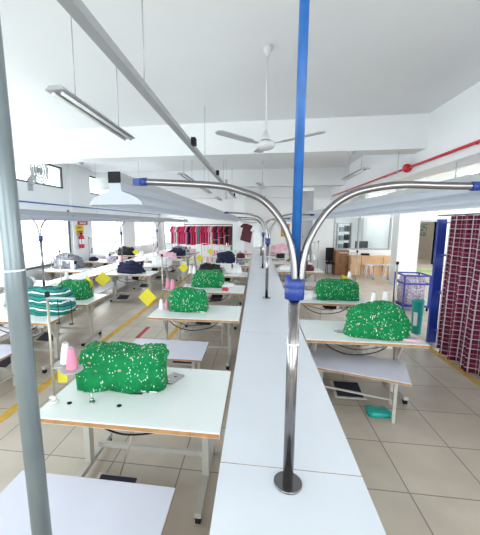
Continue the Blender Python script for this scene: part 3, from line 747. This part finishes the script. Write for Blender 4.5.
b = B(); bx(b, -.08, .05, -.04, .04, 0, .012, bev=.004); tag(obj('metal_plate', b, CHROME, loc=(1.07, 3.90, T+.001), rot=(0,0,.3)), 'metal plate sticking out left of the large green cover', 'plate')
for x, y, c, l in ((-1.44, 4.74, wh0, 'white thread cone standing at the left edge of the second left table'), (-1.35, 4.74, pk0, 'pink thread cone standing beside a white one on the second left table'),
                   (-.93, 5.04-.12, None, '')):
    if c: place(c, (x, y, T+.001), 0, l)
# teal scrap and things beneath the right-hand table
b = B(); heap(b, .12, .09, .05, 41, nu=36, nv=10, amp=.02, shell=False); tag(obj('cloth_scrap', b, TEAL, loc=(1.40, 3.42, .001)), 'teal cloth scrap on the floor beneath the right-hand bench', 'cloth scrap')

# jacket and red cloth behind the post
t = thing('chair', 'chair draped with a slate grey jacket left of the striped bundle', 'chair', (-3.95, 5.35, 0))
bpy.data.objects.remove(t)
cover('jacket', SLATE, (-3.75, 4.75, T+.002), .22, .18, .50, 51, 'slate grey garment heaped beside the striped bundle, next to the grey post', 'garment', 0, None, e1=.8, e2=.8, amp=.04)
b = B(); heap(b, .08, .05, .28, 52, nu=36, nv=14, amp=.02, shell=False); tag(obj('red_cloth', b, RED, loc=(-3.05, 3.97-.15, .38), ), 'x', 'cloth'); bpy.data.objects.remove(bpy.data.objects['red_cloth'])

# ------------------------------------------------------------------ garment rack at the back
t = thing('garment_rail', 'long steel garment rail in front of the back wall', 'garment rack', (-2.85, 16.6, 0))
b = B(); cyl(b, (-1.6,0,2.02), (1.6,0,2.02), .018); obj('rail', b, STEEL, t)
for x in (-1.6, 1.6):
    b = B(); cyl(b, (x,0,0), (x,0,2.02), .02); bx(b, x-.03, x+.03, -.25, .25, 0, .04); obj('upright', b, STEEL, t)
def garment(m, w, h, seed):
    b = B(); out = [(-.07,0),(-.2*w,-.05),(-.32*w,-.28),(-.24*w,-.31),(-.19*w,-.2),(-.21*w,-h),(.21*w,-h),(.19*w,-.2),(.24*w,-.31),(.32*w,-.28),(.2*w,-.05),(.07,0),(0,-.03)]
    prism(b, out, -.03, .03); g = obj('shirt', b, m)
    c = B(); tube(c, [(0,0,-.02),(0,0,.045),(.018,0,.06),(.03,0,.045)], .004, 6); obj('hanger_hook', c, CHROME, g)
    return g
cols = [('hot pink', mat('hot_pink_fabric', (.72,.05,.18), .85)), ('red', mat('red_fabric', (.55,.02,.06), .85)), ('white', WHITEF), ('rose pink', mat('rose_fabric', (.78,.25,.36), .85)), ('maroon', MAROON), ('navy', NAVY), ('teal', mat('teal_fabric', (.1,.3,.32), .85))]
protos = {}
ORDL = 'first second third fourth fifth sixth seventh eighth ninth tenth eleventh twelfth thirteenth fourteenth fifteenth sixteenth seventeenth eighteenth nineteenth twentieth twenty-first twenty-second twenty-third twenty-fourth'.split()
seq = [0,3,2,1,0,0,3,5,0,1,3,6,0,1,0,3,2,1,5,0,4,1,5,4]
for i, ci in enumerate(seq):
    nm, m = cols[ci]
    if ci not in protos:
        o = garment(m, 1.0, .9, ci); protos[ci] = o; KIDS[o.name] = kids(o)
    else: o = dup(protos[ci], (0,0,0))
    x = -1.5+3.0*i/(len(seq)-1)
    o.location = (-2.85+x, 16.6, 1.945); o.rotation_euler = (0, 0, 1.05+.25*rnd.random()); o.scale = (1, 1, 1.0+.12*rnd.random())
    pos = '' if i < 6 else 'left of the middle of' if i < 12 else 'right of the middle of' if i < 18 else 'at the right end of'
    tag(o, '%s garment on the back rail, %s from its left end' % (nm, ORDL[i]), 'garment', 'garments on the back rail')
o = garment(MAROON, 1.3, 1.0, 3); o.name = 'hanging_coat'; o.location = (-.33, 13.0, 2.04); o.rotation_euler = (0,.25,.8); o.scale = (1,1,.7); tag(o, 'dark maroon garment hanging at the far end of the middle worktable', 'garment')
for x, y, z, l in ((.06, 9.60, 2.06, 'white garment hanging from the third lamp stand'), (.10, 13.50, 1.98, 'white garment hanging from the farthest lamp stand')):
    o = dup(protos[2], (x, y, z)); o.scale = (.8, .8, .75); o.rotation_euler = (0, 0, .3); tag(o, l, 'garment', 'garments on the lamp stands')
b = B(); cyl(b, (-.655, 13.0, 2.10), (.0, 13.0, 2.10), .008, seg=8); tag(obj('hanging_rod', b, STEEL), 'thin steel rod that carries the maroon garment', 'rod')
b = B(); bx(b, -.22, .22, -.16, .16, 0, .02); 
for s in (-1, 1): bx(b, s*.21-.01, s*.21+.01, -.16, .16, .02, .3); bx(b, -.2, .2, s*.15-.01, s*.15+.01, .02, .3)
tag(obj('plastic_crate', b, mat('green_plastic', (.01,.30,.09), .4), loc=(-.95, 14.7, T+.001)), 'green plastic crate on a far table, right of the white column', 'crate')
b = B(); bx(b, -.25, .25, 0, .02, 0, .75); t = tag(obj('notice_board', b, ORANGE, loc=(1.7, YB-.021, 1.3)), 'small orange notice board on the back wall', 'notice board')
b = B(); bx(b, -.18, .18, -.006, 0, .45, .65); bx(b, -.18, .0, -.006, 0, .1, .35); bx(b, .05,.18,-.006,0,.1,.35); obj('papers', b, YEL, t)
# hanging paper slip near the trunking
b = B(); bx(b, -.03, .03, -.002, .002, 0, .45); cyl(b, (0,0,.45),(0,0,.92),.002,seg=5); tag(obj('hanging_tag', b, FIXT, loc=(-.72, 7.6, 2.62)), 'narrow grey tag hanging below the trunking', 'tag')

# ------------------------------------------------------------------ right side: rack with plaid curtain
t = thing('storage_rack', 'tall blue steel storage rack on the right behind the plaid curtain', 'rack', (3.16, 5.74, 0))
for x in (0, .62):
    for y in (0, -3.4):
        b = B(); bx(b, x-.065, x+.065, y-.03, y+.03, 0, 2.13); obj('upright', b, RACKB, t)
for z in (.25, .92, 1.55, 2.08):
    b = B(); bx(b, -.02, .64, -3.4, 0, z-.02, z); obj('shelf', b, RACKB, t)
b = B()
for z in (.86, 1.52):
    bx(b, .066, .11, -.16, -.08, z-.03, z+.05)
obj('shelf_clip', b, WHITEF, t)
i = 0
for z, nm in ((.25, 'bottom'), (.92, 'middle'), (1.55, 'upper')):
    for y in (5.2, 4.55, 3.9):
        place_lab = {5.2: 'far', 4.55: 'middle', 3.9: 'near'}[y]
        cover('fabric_stack', (BLKF, NAVY, MAROON)[i % 3], (3.46, y, z+.001), .26, .26, .44, 60+i, 'dark folded fabric stack at the %s end of the %s rack shelf' % (place_lab, nm), 'fabric stack', 0, 'fabric on the rack', e1=.3, e2=.3, amp=.02, nu=40, nv=14, shell=False); i += 1
b = B(); uvl = b.loops.layers.uv.new('UVMap')
ny, nz = 220, 24; grid = []; arc = 0; prev = None
for i in range(ny+1):
    y = 5.28-3.1*i/ny
    cx_ = 3.045+.035*math.sin(i*.30+1.5*math.sin(i*.05))+.016*math.sin(i*.71)
    if prev: arc += math.hypot(cx_-prev[0], y-prev[1])
    prev = (cx_, y); col = []
    for j in range(nz+1):
        v = j/nz; z = 2.17-2.10*v
        col.append((b.verts.new((cx_+(cx_-3.045)*v*.5-.03*v, y+.02*math.sin(v*3+i*.1)*v, z+.012*math.sin(i*.2)*v)), arc, z))
    grid.append(col)
for i in range(ny):
    for j in range(nz):
        q = (grid[i][j], grid[i+1][j], grid[i+1][j+1], grid[i][j+1]); f = b.faces.new([p[0] for p in q]); f.smooth = True
        for l, p in zip(f.loops, q): l[uvl].uv = (p[1], p[2])
tag(obj('curtain', b, PLAID, loc=(-.13,.12,0), solid=.003), 'maroon and white plaid curtain hanging down the right side', 'curtain')
b = B(); cyl(b, (3.045, 2.05, 2.185), (3.045, 5.62, 2.185), .012); tag(obj('curtain_rod', b, STEEL, loc=(-.13,.12,0)), 'thin steel rod holding the plaid curtain', 'curtain rod')
# teal bin
t = thing('waste_bin', 'teal plastic bin with white label beside the blue rack', 'bin', (3.12, 6.2, 0)); t.scale = (.66, .66, 1.36)
b = B(); lathe(b, [(.0,.0),(.12,.0),(.15,.44),(.165,.45),(.165,.47),(.142,.47),(.112,.02),(.0,.02)], seg=28); obj('body', b, TEAL, t)
b = B(); 
for k in range(8):
    a0 = -PI*.85+k*.09; a1 = a0+.09
    r0, r1 = .1285+.004, .1405+.004
    vs = [b.verts.new((r*math.cos(a), r*math.sin(a), z)) for a, r, z in ((a0,r0,.12),(a1,r0,.12),(a1,r1,.31),(a0,r1,.31))]; b.faces.new(vs)
obj('paper_label', b, WHITEF, t, solid=.001)
# cage trolley with fabric
t = thing('cage_trolley', 'blue framed trolley filled with pale printed fabric behind the green covers', 'trolley', (3.88, 8.1, 0)); t.scale = (.66, .9, .88)
b = B()
for x in (-.42, .42):
    for y in (-.3, .3): bx(b, x-.02, x+.02, y-.02, y+.02, .08, .98)
for z in (.12, .74, .96):
    for y in (-.3, .3): bx(b, -.42, .42, y-.015, y+.015, z-.02, z+.02)
    for x in (-.42, .42): bx(b, x-.015, x+.015, -.3, .3, z-.02, z+.02)
obj('frame', b, RACKB, t)
for x in (-.4, .4):
    for y in (-.28, .28):
        b = B(); cyl(b, (x-.015,y,.04),(x+.015,y,.04),.04); bx(b, x-.018,x+.018,y-.01,y+.01,.04,.10); obj('caster', b, BLACK, t)
b = B(); bx(b, -.40, .40, -.28, .28, .13, .15); obj('floor_panel', b, RACKB, t)
cover('fabric_heap', LILAC, (3.88, 8.1, .140), .24, .22, .68, 71, 'pale lilac printed fabric filling the blue trolley', 'fabric', 0, None, e1=.25, e2=.25, amp=.02, shell=False)

# ------------------------------------------------------------------ reception desk, stools, cabinets, office
t = thing('reception_desk', 'light wooden reception desk with a white top before the glass office', 'desk', (4.62, 13.2, 0))
b = B(); bx(b, -.80, .80, -.27, -.24, .06, .80); obj('front_panel', b, WOOD, t)
for s in (-1, 1):
    b = B(); bx(b, s*.785-.015, s*.785+.015, -.24, .28, 0, .80); obj('side_panel', b, WOOD, t)
b = B(); bx(b, -.84, .84, -.30, .30, .801, .835, bev=.005); obj('desktop', b, WOOD, t)
b = B(); bx(b, -.80, .80, -.02, .02, .836, 1.02); obj('upstand', b, WHITE, t)
for s in (-.4, .4):
    b = B(); bx(b, s-.01, s+.01, -.274, -.271, .08, .78); obj('panel_joint', b, WOODD, t)
def stool():
    t = thing('stool', 'x', 'stool', (0,0,0), 0, 'stools at the desk')
    b = B(); cyl(b, (0,0,.46), (0,0,.50), .17, seg=20); obj('seat', b, WHITEF, t)
    for k in range(4):
        a = PI/4+k*PI/2; b = B(); cyl(b, (.19*math.cos(a),.19*math.sin(a),0), (.11*math.cos(a),.11*math.sin(a),.46), .016, seg=8); obj('leg', b, WTH, t)
    return t
s0 = stool(); place(s0, (4.45, 12.8, 0), 0, 'left white stool in front of the wooden reception desk'); place(s0, (5.15, 12.75, 0), 0, 'right white stool in front of the wooden reception desk')
b = B(); bx(b, -.14, .14, -.08, .08, 0, .08, bev=.01); tag(obj('telephone', b, BLACK, loc=(4.35, 13.0, .836)), 'small black device on the reception desk', 'telephone')
t = thing('cabinet', 'brown wooden cabinet left of the reception desk', 'cabinet', (3.55, 13.5, 0))
b = B(); bx(b, -.28, .28, -.22, .22, 0, 1.0, bev=.008); obj('body', b, WOODD, t)
b = B(); bx(b, -.25, .25, -.235, -.221, .05, .95); d = obj('door', b, WOODD, t); b = B(); cyl(b, (.18,-.25,.5), (.18,-.236,.5), .015); obj('knob', b, CHROME, d)
t = thing('chair', 'black high-backed chair beside the brown wooden cabinet', 'chair', (3.12, 13.55, 0))
b = B(); bx(b, -.16,.16,-.2,.2,.42,.50, bev=.02); obj('seat', b, BLKF, t); b = B(); bx(b, -.16,.16,.14,.2,.52,1.08, bev=.02); bx(b, -.03,.03,.15,.19,.46,.53); obj('backrest', b, BLKF, t)
for sx in (-1,1):
    for sy in (-1,1):
        b = B(); cyl(b, (sx*.13,sy*.16,0),(sx*.13,sy*.16,.42),.013,seg=8); obj('leg', b, BLACK, t)
t = thing('office_shelf', 'grey shelf unit with files seen through the office glass', 'shelf', (3.85, 15.6, 0))
b = B()
for x in (-.6, 0, .6): bx(b, x-.015, x+.015, -.15, .15, 0, 2.1)
for z in (.1, .9, 1.3, 1.7, 2.08): bx(b, -.585, -.015, -.15, .15, z-.012, z+.012); bx(b, .015, .585, -.15, .15, z-.012, z+.012)
obj('carcass', b, GFRAME, t)
i = 0
fm = [GFRAME, BLKF, SLATE, WHITEF]
for z, nm in ((.912, 'lower'), (1.312, 'middle'), (1.712, 'upper')):
    for x, pn in ((-.45, 'far left'), (-.2, 'left'), (.2, 'right'), (.45, 'far right')):
        b = B(); bx(b, -.09, .09, -.12, .12, 0, .2+.06*(i % 2), bev=.004); tag(obj('file_box', b, fm[(i*7) % 4], loc=(3.85+x, 15.6, z+.001)), 'file box at the %s of the %s office shelf row' % (pn, nm), 'box', 'file boxes in the office'); i += 1
t = thing('desk', 'white desk inside the glass office', 'desk', (5.0, 15.4, 0))
b = B(); bx(b, -.6,.6,-.3,.3,.72,.75); obj('desktop', b, WHITEF, t)
for s in (-1,1):
    b = B(); bx(b, s*.57-.02, s*.57+.02, -.28,.28,0,.72); obj('side_panel', b, WHITEF, t)
t = thing('monitor', 'dark computer monitor on the desk inside the glass office', 'monitor', (4.95, 15.4, .751))
b = B(); bx(b, -.12,.12,-.08,.08,0,.015); bx(b, -.02,.02,-.01,.01,.015,.2); obj('stand', b, BLACK, t); b = B(); bx(b, -.28,.28,-.03,.0,.2,.52, bev=.006); obj('screen', b, DARK, t)
b = B(); bx(b, -.75, .75, -.35, .35, 0, .012); tag(obj('door_mat', b, GMAT, loc=(7.5, 14.7, 0)), 'green mat on the floor before the far doorway', 'mat')
b = B(); bx(b, -.5, .5, -.03, 0, 0, .7); tag(obj('notice_board', b, mat('board_print', (.35,.38,.3), .7, var=.9, vscale=14), loc=(9.3, 20.39, 1.35)), 'patterned notice board on the tan corridor wall beyond the doorway', 'notice board')

# ------------------------------------------------------------------ light
w = bpy.data.worlds.new('World'); bpy.context.scene.world = w; w.use_nodes = True
bg = w.node_tree.nodes['Background']; bg.inputs[0].default_value = (.97, .985, 1, 1); bg.inputs[1].default_value = 2.5
def portal(name, loc, rot, sx, sy, power, col=(.99,.99,1)):
    l = bpy.data.lights.new(name, 'AREA'); l.shape = 'RECTANGLE'; l.size = sx; l.size_y = sy; l.energy = power; l.color = col
    o = bpy.data.objects.new(name, l); C.objects.link(o); o.location = loc; o.rotation_euler = rot; return o
portal('daylight_left', (XL-.5, 9, 1.65), (0, -PI/2, 0), 1.7, 20, 500)
portal('daylight_left_high', (XL-.5, 10.5, 3.45), (0, -PI/2, 0), .7, 17, 60)
portal('daylight_right', (XR+.6, 7.5, 2.3), (0, PI/2, 0), 2.8, 18, 500)
portal('daylight_front', (2.5, YF-.6, 2.2), (PI/2, 0, 0), 16, 2.6, 350)

st0.scale = (1, 1.12, 1); st0.location.y = 2.315
# rows run very slightly skew: each place further right stands a little further back
for o in C.objects:
    if o.parent is None and o.type in ('MESH', 'EMPTY') and 'kind' not in o.keys() and o.location.z < 2.0 and o.name.split('.')[0] not in ('steel_post', 'lamp_stand', 'worktable', 'notice_board', 'shirt', 'garment_rail'):
        o.location.y += .045*o.location.x
        if o.location.x > .6: o.location.x -= .035*(o.location.x-.2)
# added glowing panels that brighten the office and the area beyond the side beam
FILL = mat('fill_glow', (1, 1, 1), .4, emit=(1, 1, 1), es=22)
for i, (x, y) in enumerate(((4.0, 15.8), (5.1, 15.8), (8.0, 13.5), (8.0, 9.0), (8.0, 4.5))):
    b = B(); bx(b, -.3, .3, -.6, .6, -.03, 0); o = tag(obj('fill_panel', b, FILL, loc=(x, y, ZC)), ('added glowing panel brightening the office, left one', 'added glowing panel brightening the office, right one', 'added glowing panel brightening the space before the far doorway', 'added glowing panel brightening the area beyond the side beam, halfway down the hall', 'added glowing panel brightening the area beyond the side beam, nearest')[i], 'ceiling light', 'added fill panels')

# ------------------------------------------------------------------ camera
cam = bpy.data.cameras.new('Camera'); co = bpy.data.objects.new('Camera', cam); C.objects.link(co)
cam.sensor_fit = 'HORIZONTAL'; cam.sensor_width = 36; cam.lens = 24.075; cam.shift_x = 28/480; cam.clip_start = .05; cam.clip_end = 200
R = [(0.990488454,-0.018502275,-0.136346204),(0.137595861,0.133009332,0.981517140),(0.0000249825,0.990942069,-0.134290044)]
right = Vector((R[0][0], R[1][0], R[2][0])); up = Vector((R[0][1], R[1][1], R[2][1])); fwd = Vector((R[0][2], R[1][2], R[2][2]))
fwd.normalize(); right = (right-fwd*right.dot(fwd)).normalized(); up = right.cross(fwd)*1.0
M = Matrix.Identity(4)
for i in range(3): M[i][0] = right[i]; M[i][1] = up[i]; M[i][2] = -fwd[i]; M[i][3] = (0, 0, 2.05)[i]
co.matrix_world = M
sc = bpy.context.scene; sc.camera = co
vs_ = sc.view_settings; vs_.view_transform = 'Standard'; vs_.look = 'None'; vs_.gamma = 1; vs_.use_curve_mapping = False; vs_.exposure = 0.36
